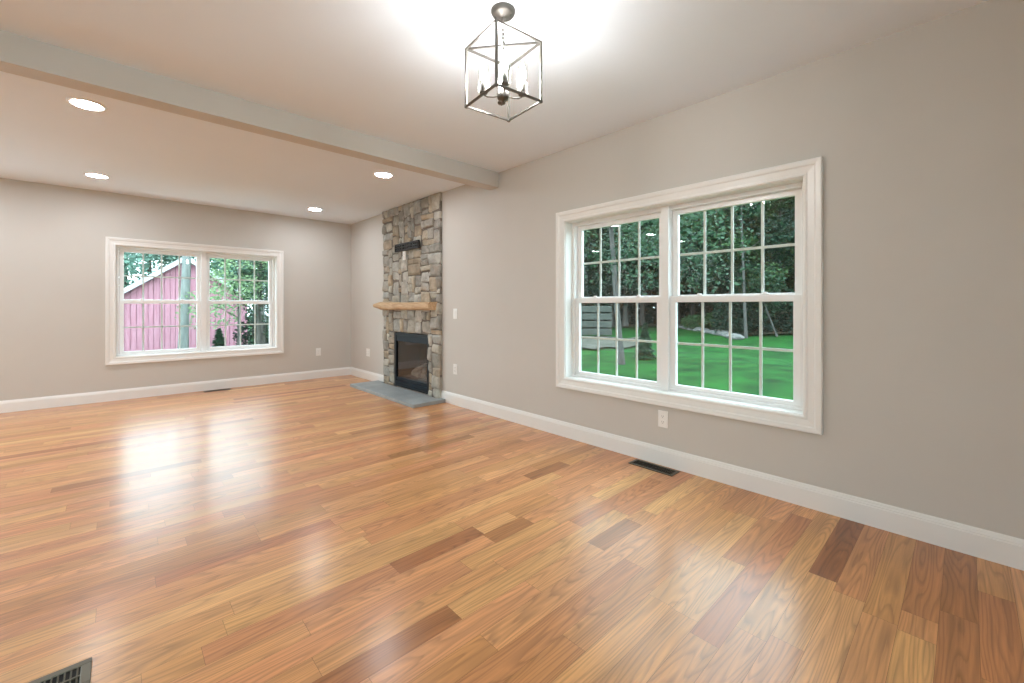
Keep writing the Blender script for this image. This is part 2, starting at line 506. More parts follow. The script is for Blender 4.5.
def build_window(name, loc, rz, label):
    root = tag(empty(name, loc, rz), label, 'window', kind='structure')
    hw = WW/2 - CASW; z0, z1 = CASW, WH - CASW
    mb = MB(); frame_profile(mb, hw, z0, z1, CAS)
    mb.build('casing', M_TRIM, root)
    j = MB()
    # jamb extension boards and the vinyl frame further out
    for a, b_, d0, d1, t in (('s', 0, 0.0, .10, .014),):
        j.box((-hw - .012, d0 - .001, z0 - .012), (-hw + .004, d1, z1 + .012)); j.box((hw - .004, d0 - .001, z0 - .012), (hw + .012, d1, z1 + .012))
        j.box((-hw + .004, d0 - .001, z1 - .004), (hw - .004, d1, z1 + .012)); j.box((-hw + .004, d0 - .001, z0 - .012), (hw - .004, d1, z0 + .004))
    j.build('jamb', M_TRIM, root)
    fr = MB()
    fw = .026
    fr.bbox((-hw + .004, .084, z0 + .004), (-hw + .004 + fw, TH, z1 - .004), .002); fr.bbox((hw - .004 - fw, .084, z0 + .004), (hw - .004, TH, z1 - .004), .002)
    fr.bbox((-hw + .004 + fw, .084, z1 - .004 - fw), (hw - .004 - fw, TH, z1 - .004), .002)
    fr.bbox((-hw + .004 + fw, .084, z0 + .004), (hw - .004 - fw, TH, z0 + .004 + .018), .002)
    fr.build('window_frame', M_VINYL, root)
    mu = MB(); mu.bbox((-.030, .070, z0 + .004), (.030, TH - .01, z1 - .004), .003)
    mu.build('mullion', M_VINYL, root)
    zc = .748
    for sgn in (-1, 1):
        cx = sgn * .4285
        hs = .3985
        sash('upper_sash', root, cx, zc - .012, z1 - .030, hs, .128, .042, .034, .040)
        sash('lower_sash', root, cx, z0 + .022, zc + .018, hs, .094, .042, .042, .030 if sgn else .03, lock=True)
    return root
build_window('window_1', (XR, RWY, RWZ), -PI/2, 'large white twin double-hung window looking onto the lawn')
build_window('window_2', (FWX, YF, FWZ), 0.0, 'white twin double-hung window facing the red barn')

def daylight_doors(name, loc, rz, hd, label):  # doors added out of view to let skylight into the room
    dr = tag(empty(name, loc, rz), label, 'door', kind='structure')
    q = MB()
    for a, b_ in (((-.14, -hd, 0), (-.04, -hd + .05, DZ)), ((-.14, hd - .05, 0), (-.04, hd, DZ)), ((-.14, -hd + .05, DZ - .05), (-.04, hd - .05, DZ)), ((-.14, -hd + .05, 0), (-.04, hd - .05, .03))): q.bbox(a, b_, .003)
    for sg in (-1, 1): q.bbox((0, sg*(hd + .045) - .045, 0), (.02, sg*(hd + .045) + .045, DZ + .09), .003)
    q.bbox((0, -hd, DZ), (.02, hd, DZ + .09), .003)
    q.build('door_frame', M_TRIM, dr)
    for k in (0, 1):
        y0, y1 = (-hd + .05, .04) if k == 0 else (-.04, hd - .05)
        x0 = -.12 + .035*k
        q = MB()
        q.bbox((x0, y0, .03), (x0 + .03, y0 + .08, DZ - .05), .003); q.bbox((x0, y1 - .08, .03), (x0 + .03, y1, DZ - .05), .003)
        q.bbox((x0, y0 + .08, .03), (x0 + .03, y1 - .08, .13), .003); q.bbox((x0, y0 + .08, DZ - .13), (x0 + .03, y1 - .08, DZ - .05), .003)
        d_ = q.build('door_panel', M_VINYL, dr)
        q = MB(); q.box((x0 + .013, y0 + .08, .13), (x0 + .017, y1 - .08, DZ - .13)); q.build('pane', M_GLASS, d_)
daylight_doors('added_door_1', ((PX0 + PX1)/2, YF, 0), -PI/2, (PX1 - PX0)/2, 'added unseen glazed doors letting daylight in through the end wall')
daylight_doors('added_door_2', ((EX0 + EX1)/2, YB, 0), PI/2, (EX1 - EX0)/2, 'added unseen glazed doors letting daylight in behind the camera')

# ------------------------------------------------------------------ stone fireplace
def stone_mat():
    m = principled('field_stone', (.4, .36, .3), 0.85, spec=0.3)
    nt = m.node_tree; b = nt.nodes['Principled BSDF']; L = nt.links.new
    at = N(nt, 'ShaderNodeAttribute', attribute_name='tone')
    tc = N(nt, 'ShaderNodeTexCoord')
    off = N(nt, 'ShaderNodeVectorMath', operation='SCALE'); off.inputs['Scale'].default_value = 20.0; L(at.outputs['Color'], off.inputs[0])
    ad = N(nt, 'ShaderNodeVectorMath', operation='ADD'); L(tc.outputs['Object'], ad.inputs[0]); L(off.outputs[0], ad.inputs[1])
    n1 = N(nt, 'ShaderNodeTexNoise', Scale=9.0, Detail=6.0, Roughness=.65, Distortion=.6); L(ad.outputs[0], n1.inputs['Vector'])
    mr = N(nt, 'ShaderNodeMapRange'); mr.inputs['From Min'].default_value = .3; mr.inputs['From Max'].default_value = .7
    mr.inputs['To Min'].default_value = .68; mr.inputs['To Max'].default_value = 1.28; L(n1.outputs['Fac'], mr.inputs[0])
    sc = N(nt, 'ShaderNodeVectorMath', operation='SCALE'); L(at.outputs['Color'], sc.inputs[0]); L(mr.outputs[0], sc.inputs['Scale'])
    n3 = N(nt, 'ShaderNodeTexNoise', Scale=3.0, Detail=3.0); L(ad.outputs[0], n3.inputs['Vector'])
    mr3 = N(nt, 'ShaderNodeMapRange'); mr3.inputs['From Min'].default_value = .55; mr3.inputs['From Max'].default_value = .75; mr3.inputs['To Max'].default_value = .55; L(n3.outputs['Fac'], mr3.inputs[0])
    mx = N(nt, 'ShaderNodeMix', data_type='RGBA'); L(mr3.outputs[0], mx.inputs['Factor']); L(sc.outputs[0], mx.inputs['A']); mx.inputs['B'].default_value = (.33, .22, .12, 1)
    L(mx.outputs['Result'], b.inputs['Base Color'])
    n2 = N(nt, 'ShaderNodeTexNoise', Scale=45.0, Detail=5.0); L(tc.outputs['Object'], n2.inputs['Vector'])
    bp = N(nt, 'ShaderNodeBump', Strength=.8, Distance=.012); L(n2.outputs['Fac'], bp.inputs['Height']); L(bp.outputs[0], b.inputs['Normal'])
    return m
M_STONE = stone_mat()
M_MORTAR = mottle(principled('mortar', (.16, .14, .12), .95, spec=.1), (.15, .132, .11), (.23, .20, .17), 30)

def stone_layout(rnd):
    """random ashlar on a 35 mm grid, running round the opening"""
    cell = .0352
    ny = int(round((SY1 - SY0) / cell)); cw = (SY1 - SY0) / ny
    nz = int(round(CZ / cell)); ch = CZ / nz
    occ = np.zeros((ny, nz), bool)
    stones = []
    iy0 = int(round((OY0 - SY0) / cw)); iy1 = int(round((OY1 - SY0) / cw)); iz1 = int(round(OZ1 / ch))
    occ[iy0:iy1, :iz1] = True
    # upright stones over the opening
    y = iy0 - 1
    while y < iy1 + 1:
        wd = min(rnd.choice([3, 3, 4, 5, 6]), iy1 + 1 - y)
        if iy1 + 1 - (y + wd) < 2: wd = iy1 + 1 - y
        h = rnd.choice([4, 5, 5, 6])
        stones.append((y, iz1, wd, h)); occ[y:y+wd, iz1:iz1+h] = True
        y += wd
    for z in range(nz):
        for y in range(ny):
            if occ[y, z]: continue
            kind = rnd.random()
            if kind < .66: wd, h = rnd.choice([5, 6, 7, 8, 9]), rnd.choice([2, 3, 4])
            elif kind < .9: wd, h = rnd.choice([4, 5, 6]), rnd.choice([4, 5, 6])
            else: wd, h = rnd.choice([2, 3]), rnd.choice([3, 5, 6])
            wd2 = 0
            while wd2 < wd and y + wd2 < ny and not occ[y + wd2, z]: wd2 += 1
            if y + wd2 < ny and not occ[y + wd2, z]:
                # avoid leaving a one-cell sliver
                r = 0
                while y + wd2 + r < ny and not occ[y + wd2 + r, z]: r += 1
                if r == 1: wd2 += 1
            h2 = 0
            while h2 < h and z + h2 < nz and not occ[y:y+wd2, z+h2].any(): h2 += 1
            if nz - (z + h2) == 1: h2 += 1 if not occ[y:y+wd2, z+h2].any() else 0
            stones.append((y, z, wd2, h2)); occ[y:y+wd2, z:z+h2] = True
    return [(SY0 + a*cw, b_*ch, c*cw, d*ch) for a, b_, c, d in stones]

STONE_TONES = [(.40,.37,.31), (.45,.42,.35), (.35,.33,.28), (.38,.37,.33), (.44,.38,.29), (.40,.33,.24), (.48,.45,.38), (.33,.31,.27), (.42,.40,.35), (.38,.32,.24), (.45,.43,.38), (.40,.39,.35), (.36,.35,.31)]
def build_stones(parent):
    rnd = random.Random(5)
    mb = MB()
    for (y, z, wd, h) in stone_layout(rnd):
        g = rnd.uniform(.0015, .0045)
        y0, y1, z0, z1 = y + g, y + wd - g, z + g, z + h - g
        if y1 > SY1 - .012: y1 = SY1
        if y0 < SY0 + .012: y0 = SY0
        depth = rnd.uniform(.036, .060)
        tilt = rnd.uniform(-.008, .008); tilt2 = rnd.uniform(-.008, .008)
        c = rnd.choice(STONE_TONES); k = rnd.uniform(.84, 1.14)
        c = tuple(q * k for q in c)
        n = 7
        jit = [(rnd.uniform(-.013, .013), rnd.uniform(-.012, .012)) for _ in range(4)]
        V = []; F = []
        sd = Vector((rnd.random() * 50, rnd.random() * 50, rnd.random() * 50))
        for i in range(n):
            for j in range(n):
                u = i / (n - 1); v = j / (n - 1)
                # knock the corners back so that no stone is a plain rectangle
                dx = sum(jit[q][0] * ((1-u) if q in (0, 3) else u) * ((1-v) if q in (0, 1) else v) for q in range(4))
                dz = sum(jit[q][1] * ((1-u) if q in (0, 3) else u) * ((1-v) if q in (0, 1) else v) for q in range(4))
                yy = y0 + (y1 - y0) * u + dx; zz = z0 + (z1 - z0) * v + dz
                yy = min(max(yy, SY0), SY1); zz = min(max(zz, 0.001), CZ - .001)
                e = min(u, 1 - u, v, 1 - v) * (n - 1)
                d = depth + tilt * (u - .5) * 2 + tilt2 * (v - .5) * 2 + .006 * noise.noise(Vector((yy * 14, zz * 14, 0)) + sd)
                if e < .5: d -= .012
                if (i in (0, n-1)) and (j in (0, n-1)): d -= .004
                V.append((XR - d, yy, zz))
        for i in range(n - 1):
            for j in range(n - 1):
                F.append((i*n + j, i*n + j + 1, (i+1)*n + j + 1, (i+1)*n + j))
        rim = [i*n for i in range(n)] + [(n-1)*n + j for j in range(1, n)] + [i*n + n - 1 for i in range(n-2, -1, -1)] + [j for j in range(n-2, 0, -1)]
        base = len(V)
        for q in rim: V.append((XR - .004, V[q][1], V[q][2]))
        m_ = len(rim)
        for q in range(m_):
            F.append((rim[q], rim[(q+1) % m_], base + (q+1) % m_, base + q))
        mb.add(V, F, False, c)
    return mb.build('stone_facing', M_STONE, parent)

fp = tag(empty('fireplace', (XR, (SY0 + SY1) / 2, 0)), 'floor-to-ceiling stone fireplace facing with a rustic wooden mantel', 'fireplace')
def keep(o, parent):
    """parent o without moving it"""
    o.parent = parent
    o.matrix_parent_inverse = Matrix.Translation(parent.location).inverted()
    return o
st = build_stones(None); keep(st, fp)
mb = MB()
mb.box((XR - .030, SY0 + .006, 0), (XR - .001, OY0 + .012, CZ)); mb.box((XR - .030, OY1 - .012, 0), (XR - .001, SY1 - .006, CZ))
mb.box((XR - .030, OY0 + .012, OZ1 + .005), (XR - .001, OY1 - .012, CZ))
keep(mb.build('mortar', M_MORTAR), fp)

# mantel: one live-edged beam, grain along y
def mantel_mat():
    m = principled('mantel_wood', (.5, .33, .18), .55)
    mottle(m, (.40, .23, .10), (.62, .43, .25), 3.0, 6, bump=.25, bscale=6, dist=1.0, stretch=(9, 1.3, 9))
    return m
M_MANTEL = mantel_mat()
MX0, MX1, MY0, MY1, MZ0, MZ1 = 2.665, 2.765, 4.262, 5.765, 1.068, 1.166
def build_mantel():
    mb = MB(); ny = 40; ring = []
    prof = [(0, 0), (.25, 0), (.5, 0), (.75, 0), (1, 0), (1, .33), (1, .66), (1, 1), (.75, 1), (.5, 1), (.25, 1), (0, 1), (0, .66), (0, .33)]
    for i in range(ny + 1):
        t = i / ny; y = MY0 + (MY1 - MY0) * t
        for (a, b_) in prof:
            x = MX0 + (MX1 - MX0) * a
            z = MZ0 + (MZ1 - MZ0) * b_
            if a < .9:
                x += .008 * noise.noise(Vector((y * 3, z * 9, 3.1))) * (1 - a)
                z += .007 * noise.noise(Vector((y * 2.2, a * 3, 7.7 + b_)))
            if b_ in (0, 1) and a == 0: x += .010; z += .008 * (1 if b_ == 0 else -1)
            yy = y
            if i == 0: yy += .035 * (1 - a) + .01 * noise.noise(Vector((x * 20, z * 20, 0)))
            if i >= ny - 4:    # tapering raw end beyond the stone
                k = (i - ny + 4) / 4
                z = (MZ0 + MZ1) / 2 + .008 + (z - (MZ0 + MZ1) / 2) * (1 - .45 * k)
            ring.append((x, yy, z))
    n = len(prof); f = []
    for i in range(ny):
        for j in range(n):
            f.append((i*n + j, i*n + (j+1) % n, (i+1)*n + (j+1) % n, (i+1)*n + j))
    f += [tuple(range(n)), tuple(range(ny*n, ny*n + n))]
    mb.add(ring, f)
    return mb.build('mantel_shelf', M_MANTEL)
keep(build_mantel(), fp)['label'] = 'rustic live-edge wooden mantel shelf'

# framed chase that closes the recess behind the gas insert
mb = MB()
mb.box((3.15, OY0 - .1, -.25), (3.25, OY1 + .1, 1.0)); mb.box((XR + TH, OY0 - .1, -.25), (3.15, OY0, 1.0)); mb.box((XR + TH, OY1, -.25), (3.15, OY1 + .1, 1.0))
mb.box((XR + TH, OY0, OZ1), (3.15, OY1, 1.0)); mb.box((XR + TH, OY0, -.25), (3.15, OY1, .03))
tag(mb.build('wall_chase', M_MORTAR), 'framed chase behind the gas insert outside the wall', 'wall', kind='structure')

# gas insert
gi = tag(empty('gas_fireplace_insert', (2.77, (OY0 + OY1) / 2, .045)), 'black gas fireplace insert with glass front set in the stone', 'fireplace insert')
GX = 2.775
FY0, FY1, FZ0, FZ1 = OY0 + .006, OY1 - .006, .042, OZ1 - .006
b_ = MB()
IX = 2.79
# firebox shell reaches back through the wall
def box_shell(mb, x0, x1, y0, y1, z0, z1, t=.01):
    mb.box((x1 - t, y0, z0), (x1, y1, z1))
    mb.box((x0, y0, z0), (x1, y0 + t, z1)); mb.box((x0, y1 - t, z0), (x1, y1, z1))
    mb.box((x0, y0, z0), (x1, y1, z0 + t)); mb.box((x0, y0, z1 - t), (x1, y1, z1))
sh = MB(); box_shell(sh, 2.792, 3.12, FY0 + .06, FY1 - .06, .155, .655)
keep(sh.build('firebox', principled('firebox_lining', (.035, .033, .031), .8)), gi)
fr = MB()
fr.bbox((GX - .012, FY0, FZ0), (GX + .02, FY0 + .030, FZ1), .002); fr.bbox((GX - .012, FY1 - .045, FZ0), (GX + .02, FY1, FZ1), .002)
fr.bbox((GX - .012, FY0 + .030, FZ1 - .03), (GX + .02, FY1 - .045, FZ1), .002); fr.bbox((GX - .012, FY0 + .030, FZ0), (GX + .02, FY1 - .045, FZ0 + .02), .002)
keep(fr.build('surround', M_BLACK), gi)
M_LOUV = principled('black_steel_panel', (.006, .010, .015), 0.5, spec=.25)
lo = MB(); lo.bbox((GX - .006, FY0 + .030, FZ1 - .110), (GX + .016, FY1 - .045, FZ1 - .032), .003)
keep(lo.build('top_panel', M_LOUV), gi)
lo = MB()
lo.bbox((GX - .006, FY0 + .030, FZ0 + .082), (GX + .016, FY1 - .045, FZ0 + .122), .003)
lo.bbox((GX + .004, FY0 + .030, FZ0 + .072), (GX + .016, FY1 - .045, FZ0 + .082), .001)
lo.bbox((GX - .010, FY0 + .030, FZ0 + .022), (GX + .016, FY1 - .045, FZ0 + .072), .003)
keep(lo.build('lower_panel', M_LOUV), gi)
gl = MB(); gl.box((GX + .006, FY0 + .030, FZ0 + .122), (GX + .010, FY1 - .045, FZ1 - .110))
keep(gl.build('glass_front', M_FGLASS), gi)
M_LOG = mottle(principled('ceramic_log', (.4, .34, .28), .9), (.40, .36, .30), (.92, .88, .80), 14, 6, bump=.6, bscale=30)
M_EMB = mottle(principled('ember_bed', (.2, .18, .16), .95), (.07, .06, .055), (.42, .38, .34), 60, 6, bump=.8, bscale=70)
em = MB(); rnd = random.Random(3)
nx_, ny_ = 10, 26
V = []
for i in range(nx_):
    for j in range(ny_):
        V.append((2.83 + .20 * i / (nx_-1), FY0 + .12 + (FY1 - FY0 - .24) * j / (ny_-1), .170 + .035 * math.sin(PI * i / (nx_-1)) * math.sin(PI * j / (ny_-1)) + rnd.uniform(0, .014)))
em.add(V, [(i*ny_ + j, i*ny_ + j + 1, (i+1)*ny_ + j + 1, (i+1)*ny_ + j) for i in range(nx_-1) for j in range(ny_-1)])
keep(em.build('ember_bed', M_EMB), gi)
def log(p, q, r, seed):
    mb = MB(); rr = random.Random(seed); n = 9; p = Vector(p); q = Vector(q)
    pts = [p.lerp(q, i/(n-1)) + Vector((rr.uniform(-.008, .008), 0, rr.uniform(-.008, .008))) for i in range(n)]
    mb.tube(pts, [r * rr.uniform(.82, 1.15) * (.8 if i in (0, n-1) else 1) for i in range(n)], 12)
    keep(mb.build('log', M_LOG), gi)
log((2.98, 4.62, .225), (2.97, 5.10, .235), .045, 1)
log((2.87, 4.66, .215), (2.89, 5.06, .220), .034, 2)
log((2.88, 4.74, .262), (3.00, 4.90, .330), .030, 3)
log((2.87, 5.00, .255), (3.00, 4.86, .345), .028, 4)

# hearth
M_SLATE = mottle(principled('bluestone', (.30, .33, .34), .5, spec=.4), (.27, .30, .305), (.37, .40, .40), 5, 8, bump=.12, bscale=25)
h = MB()
HX, HY0, HY1, HZ = 2.362, 4.115, 5.835, .040
poly = [(HX, HY0), (XR - .018, HY0), (XR - .018, SY0 - .002), (SX - .03 + .012, SY0 - .002), (SX - .03 + .012, SY1 + .002), (XR - .018, SY1 + .002), (XR - .018, HY1), (HX, HY1)]
poly = [(HX, HY0), (XR - .018, HY0), (XR - .018, SY0 - .003), (XR - .064, SY0 - .003), (XR - .064, SY1 + .003), (XR - .018, SY1 + .003), (XR - .018, HY1), (HX, HY1)]
h.prism(poly, (0, 0, 0), (1, 0, 0), (0, 1, 0), (0, 0, HZ))
ho = h.build('hearth_slab', M_SLATE)
bv = ho.modifiers.new('bevel', 'BEVEL'); bv.width = .004; bv.segments = 2
tag(ho, 'grey bluestone hearth slab on the oak floor before the fireplace', 'hearth')

# tv bracket on the stone
M_BRK = principled('bracket_black', (.012, .011, .010), .45, metal=.2)
tv = tag(empty('wall_bracket', (2.735, 4.93, 1.888)), 'black slotted metal wall bracket bolted to the stone above the mantel', 'bracket')
q = MB()
for dz in (-.040, .040): q.bbox((-.012, -.305, dz - .011), (.012, .305, dz + .011), .002)
for dy in (-.300, -.10, .10, .300): q.bbox((-.010, dy - .012, -.031), (.012, dy + .012, .031), .002)
q.build('frame', M_BRK, tv)
q = MB(); q.box((.002, -.29, -.03), (.008, .29, .03))
for dy in np.linspace(-.26, .26, 12): q.bbox((-.006, dy - .004, -.03), (.004, dy + .004, .03), .001)
q.bbox((-.014, -.29, -.005), (-.006, .29, .005), .001)
q.build('slotted_plate', principled('bracket_grey', (.035, .033, .030), .45, metal=.3), tv)
for dy in (-.2, .2):
    q = MB(); q.tube([(-.016, dy, 0), (.0, dy, 0)], .008, 6, smooth=False); q.build('bolt', M_NICKEL, tv)

# ------------------------------------------------------------------ outlets and switches
def plate(name, loc, rz, wd, label, cat, kind):
    """local frame: x along wall, -y into the room, z up"""
    r = tag(empty(name, loc, rz), label, cat)
    p = MB(); p.bbox((-wd/2, -.006, -.0585), (wd/2, 0, .0585), .004); p.build('cover_plate', M_PLATE, r)
    n = 2 if wd > .1 else 1
    for g in range(n):
        cx = (g - (n-1)/2) * .046
        if kind == 'switch':
            s = MB(); M = Matrix.Translation((cx, -.006, 0)) @ Matrix.Rotation(.07, 4, 'X')
            s.bbox((-.0165, -.004, -.0335), (.0165, .001, .0335), .002, M); s.build('rocker', M_PLATE, r)
        else:
            for dz in (-.0195, .0195):
                s = MB(); s.bbox((cx - .0165, -.0085, dz - .0135), (cx + .0165, -.004, dz + .0135), .004)
                so = s.build('receptacle', M_PLATE, r)
                t = MB()
                t.box((cx - .0075, -.0088, dz - .002), (cx - .0055, -.008, dz + .006)); t.box((cx + .0055, -.0088, dz - .002), (cx + .0075, -.008, dz + .006))
                t.box((cx - .002, -.0088, dz - .010), (cx + .002, -.008, dz - .006))
                t.build('slot', M_SLOT, so)
        for dz in ((-.047, .047) if kind == 'switch' else (0,)):
            sc = MB(); sc.tube([(cx, -.0072, dz), (cx, -.004, dz)], .003, 8); sc.build('screw', M_PLATE, r)
    return r
RZR = -PI/2
plate('light_switch', (XR, 3.945, 1.030), RZR, .072, 'white light switch on the wall beside the stone fireplace', 'light switch', 'switch')
plate('electrical_outlet', (XR, 3.945, .402), RZR, .072, 'white outlet low on the wall directly below the light switch', 'outlet', 'outlet')
plate('electrical_outlet', (XR, 1.452, .322), RZR, .072, 'white outlet just below the large window', 'outlet', 'outlet')
plate('electrical_outlet', (XR, 6.22, .412), RZR, .118, 'white double outlet between the stone fireplace and the room corner', 'outlet', 'outlet')
plate('electrical_outlet', (2.286, YF, .408), 0.0, .072, 'white outlet on the end wall right of the barn window', 'outlet', 'outlet')
plate('electrical_outlet', (2.735, 4.99, 1.775), RZR, .072, 'white outlet on the stone just under the black bracket', 'outlet', 'outlet')

# ------------------------------------------------------------------ floor registers
def register(loc, rz, lx, ly, rows, label, rimmat=None):
    r = tag(empty('floor_register', loc, rz), label, 'floor vent')
    rim = .020 if ly < .13 else .024
    f = MB(); hx, hy = lx/2, ly/2
    def lip(a, b_):
        f.bbox(a, b_, .002)
    lip((-hx, -hy, 0.0005), (hx, -hy + rim, .005)); lip((-hx, hy - rim, .0005), (hx, hy, .005))
    lip((-hx, -hy + rim, .0005), (-hx + rim, hy - rim, .005)); lip((hx - rim, -hy + rim, .0005), (hx, hy - rim, .005))
    f.build('frame', M_BRONZE, r)
    s = MB(); n = int((lx - 2*rim) / .0135)
    for i in range(n):
        x = -hx + rim + (lx - 2*rim) * (i + .5) / n
        M = Matrix.Translation((x, 0, .0016)) @ Matrix.Rotation(.5, 4, 'Y')
        s.box((-.0018, -hy + rim, -.0012), (.0018, hy - rim, .0022), M=M)
    for k in range(1, rows):
        y = -hy + rim + (ly - 2*rim) * k / rows
        s.box((-hx + rim, y - .003, .0005), (hx - rim, y + .003, .0045))
    s.build('louvre', rimmat or M_BRONZE, r)
    d = MB(); d.box((-hx + rim - .002, -hy + rim - .002, .0002), (hx - rim + .002, hy - rim + .002, .0006)); d.build('damper', M_DARKIN, r)
    return r
M_BRZD = principled('dark_bronze', (.055, .045, .03), .4, metal=.6)
register((2.705, 1.475, 0), PI/2, .325, .118, 2, 'dark bronze floor register by the baseboard below the large window', M_BRZD)
register((.975, 6.775, 0), 0, .30, .10, 2, 'dark bronze floor register at the foot of the end wall', M_BRZD)
register((-.225, 1.812, 0), 0, .335, .138, 2, 'tan metal floor register cut by the bottom corner of the photo')

# ------------------------------------------------------------------ recessed lights
def recessed(loc, label):
    r = tag(empty('recessed_light', loc), label, 'ceiling light', 'recessed ceiling lights')
    t = MB(); t.lathe([(.098, 0), (.098, -.004), (.092, -.007), (.080, -.007), (.078, -.003), (.078, 0)], seg=40); t.build('trim_ring', M_VINYL, r)
    l = MB(); l.lathe([(.0785, -.0035), (.05, -.0042), (0.0002, -.0045)], seg=40); l.build('lens', M_LED, r)
    return r
recessed((-.146, 3.985, CZ), 'round recessed ceiling light just behind the beam, above the barn window side')
recessed((-.151, 6.076, CZ), 'round recessed ceiling light near the end wall above the barn window')
recessed((1.985, 4.05, CZ), 'round recessed ceiling light just behind the beam, in front of the stone')
recessed((1.995, 6.13, CZ), 'round recessed ceiling light by the room corner beyond the stone fireplace')
for x, y, lb in ((-2.55, 4.0, 'far left, nearer the beam'), (-2.55, 6.1, 'far left, nearer the end wall'), (-1.35, 4.0, 'left, nearer the beam'), (-1.35, 6.1, 'left, nearer the end wall')):  # extra unseen lights added to brighten the room beyond the beam
    recessed((x, y, CZ), 'added unseen recessed ceiling light outside the frame, ' + lb)

# ------------------------------------------------------------------ lantern pendant
PC = (1.283, 1.437)
pl = tag(empty('pendant_lantern', (PC[0], PC[1], CZ)), 'brushed nickel open cage lantern with four lit candle bulbs hanging from the ceiling', 'pendant light')
c = MB(); c.lathe([(0.0002, -.032), (.012, -.032), (.018, -.028), (.042, -.024), (.051, -.018), (.0555, -.008), (.0555, 0)], seg=40)
c.lathe([(.0002, -.052), (.006, -.052), (.0085, -.046), (.0085, -.036), (.012, -.033)], seg=16)
for a in (2.2, 5.34): c.lathe([(.0002, -.036), (.004, -.036), (.005, -.030), (.005, -.024)], (.036*math.cos(a), .036*math.sin(a), 0), 12)
c.build('canopy', M_NICKEL, pl)
ZT, ZB, HW, A0 = 2.294 - CZ, 2.030 - CZ, .1715, 3.8207
corner = [Vector((HW * math.cos(A0 + k*PI/2), HW * math.sin(A0 + k*PI/2), 0)) for k in range(4)]
ch = MB()
z = -.048
i = 0
while z > ZT + .012:
    pts = []
    for k in range(13):
        a = 2*PI*k/12
        p = Vector((.0065*math.cos(a), 0, .0125*math.sin(a)))
        if i % 2: p = Vector((0, p.x, p.z))
        pts.append(p + Vector((0, 0, z - .011)))
    ch.tube(pts, .0018, 6, cap=False); z -= .019; i += 1
ch.build('chain', M_NICKEL, pl)
cg = MB(); bt = .0085
for k in range(4):
    a, b2 = corner[k], corner[(k+1) % 4]
    up, dn = Vector((0, 0, ZT)), Vector((0, 0, ZB))
    ex = (b2 - a).normalized() * bt / 2
    cg.bar(a + up - ex, b2 + up + ex, bt); cg.bar(a + dn - ex, b2 + dn + ex, bt)
    cg.bar(a + dn, a + up, bt)
    cg.bbox((a.x - .0065, a.y - .0065, ZB - .008), (a.x + .0065, a.y + .0065, ZB + .004), .002)
cg.build('cage', M_NICKEL, pl)
tb = MB(); tb.bar(corner[1] + Vector((0, 0, ZT)), corner[3] + Vector((0, 0, ZT)), .008)
tb.bar(corner[0] + Vector((0, 0, ZT - .001)), corner[2] + Vector((0, 0, ZT - .001)), .006)
tb.lathe([(.0002, .012), (.010, .010), (.012, 0), (.010, -.008), (.0002, -.010)], (0, 0, ZT), 16)
tb.build('top_bar', M_NICKEL, pl)
ZH = 2.066 - CZ
hb = MB()
hb.lathe([(.0002, -.030), (.004, -.028), (.006, -.022), (.022, -.018), (.027, -.010), (.027, .010), (.022, .016), (.005, .020), (.0035, .024)], (0, 0, ZH), 24)
hb.tube([(0, 0, ZH + .02), (0, 0, ZT)], .0035, 8)
hb.build('hub', M_NICKEL, pl)
RA = .088
for k in range(4):
    d = Vector((math.cos(A0 + .25 + k*PI/2), math.sin(A0 + .25 + k*PI/2), 0))
    am = MB()
    am.tube([d * .022 + Vector((0, 0, ZH - .004)), d * .045 + Vector((0, 0, ZH - .008)), d * .072 + Vector((0, 0, ZH - .008)), d * (RA - .004) + Vector((0, 0, ZH - .002)), d * RA + Vector((0, 0, ZH + .008))], .0032, 8)
    p = d * RA
    am.lathe([(.0002, .004), (.017, .006), (.0185, .010), (.0185, .013), (.0002, .013)], (p.x, p.y, ZH), 20)
    arm = am.build('arm', M_NICKEL, pl)
    sl = MB(); sl.lathe([(.0002, .012), (.0105, .012), (.0105, .062), (.0002, .062)], (p.x, p.y, ZH), 18); sl.build('candle_sleeve', M_NICKEL, arm)
    bu = MB(); bu.lathe([(.0002, .062), (.007, .062), (.0075, .070), (.0125, .082), (.0155, .096), (.0150, .110), (.0115, .128), (.0060, .144), (.0015, .156), (.0002, .158)], (p.x, p.y, ZH), 20)
    bo = bu.build('bulb', M_BULB, arm); bo['label'] = 'glowing candle bulb'
    gc = MB(); gc.lathe([(.0245, .012), (.0245, .150)], (p.x, p.y, ZH), 24); gc.build('glass_chimney', M_CHIM, arm)

# ------------------------------------------------------------------ outdoors
GZ = -.45
M_LAWN = mottle(principled('lawn_grass', (.06, .2, .05), .9, spec=.1), (0.0021, 0.0210, 0.0033), (0.0093, 0.0720, 0.0102), 1.6, 10, bump=.9, bscale=50)
def ground():
    mb = MB()
    n = 60
    xs = np.linspace(-40, 75, n); ys = np.linspace(-35, 80, n)
    V = []
    for x in xs:
        for y in ys:
            z = GZ
            d = max(0, x - 19) if x > 3 else 0
            z += min(1.2, .035 * d) + .05 * noise.noise(Vector((x * .2, y * .2, 0)))
            if y > 8 and x < 9:
                z = GZ - .22 * min(1, (y - 8) / 8) + .03 * noise.noise(Vector((x * .2, y * .2, 0)))
            V.append((x, y, z))
    F = [(i*n + j, (i+1)*n + j, (i+1)*n + j + 1, i*n + j + 1) for i in range(n-1) for j in range(n-1)]
    # leave out the cells under the house
    F = [f for f in F if not (all(-6 < V[q][0] < XR + 1.5 and -6 < V[q][1] < YF + 1.5 for q in f))]
    mb.add(V, F, True)
    return tag(mb.build('lawn', M_LAWN, fix=False), 'mown green lawn outside the windows', 'lawn', kind='structure')
ground()
M_BOUNCE = mottle(principled('bounce_concrete', (.6, .6, .57), .9), (.70, .71, .71), (.78, .79, .79), 2)
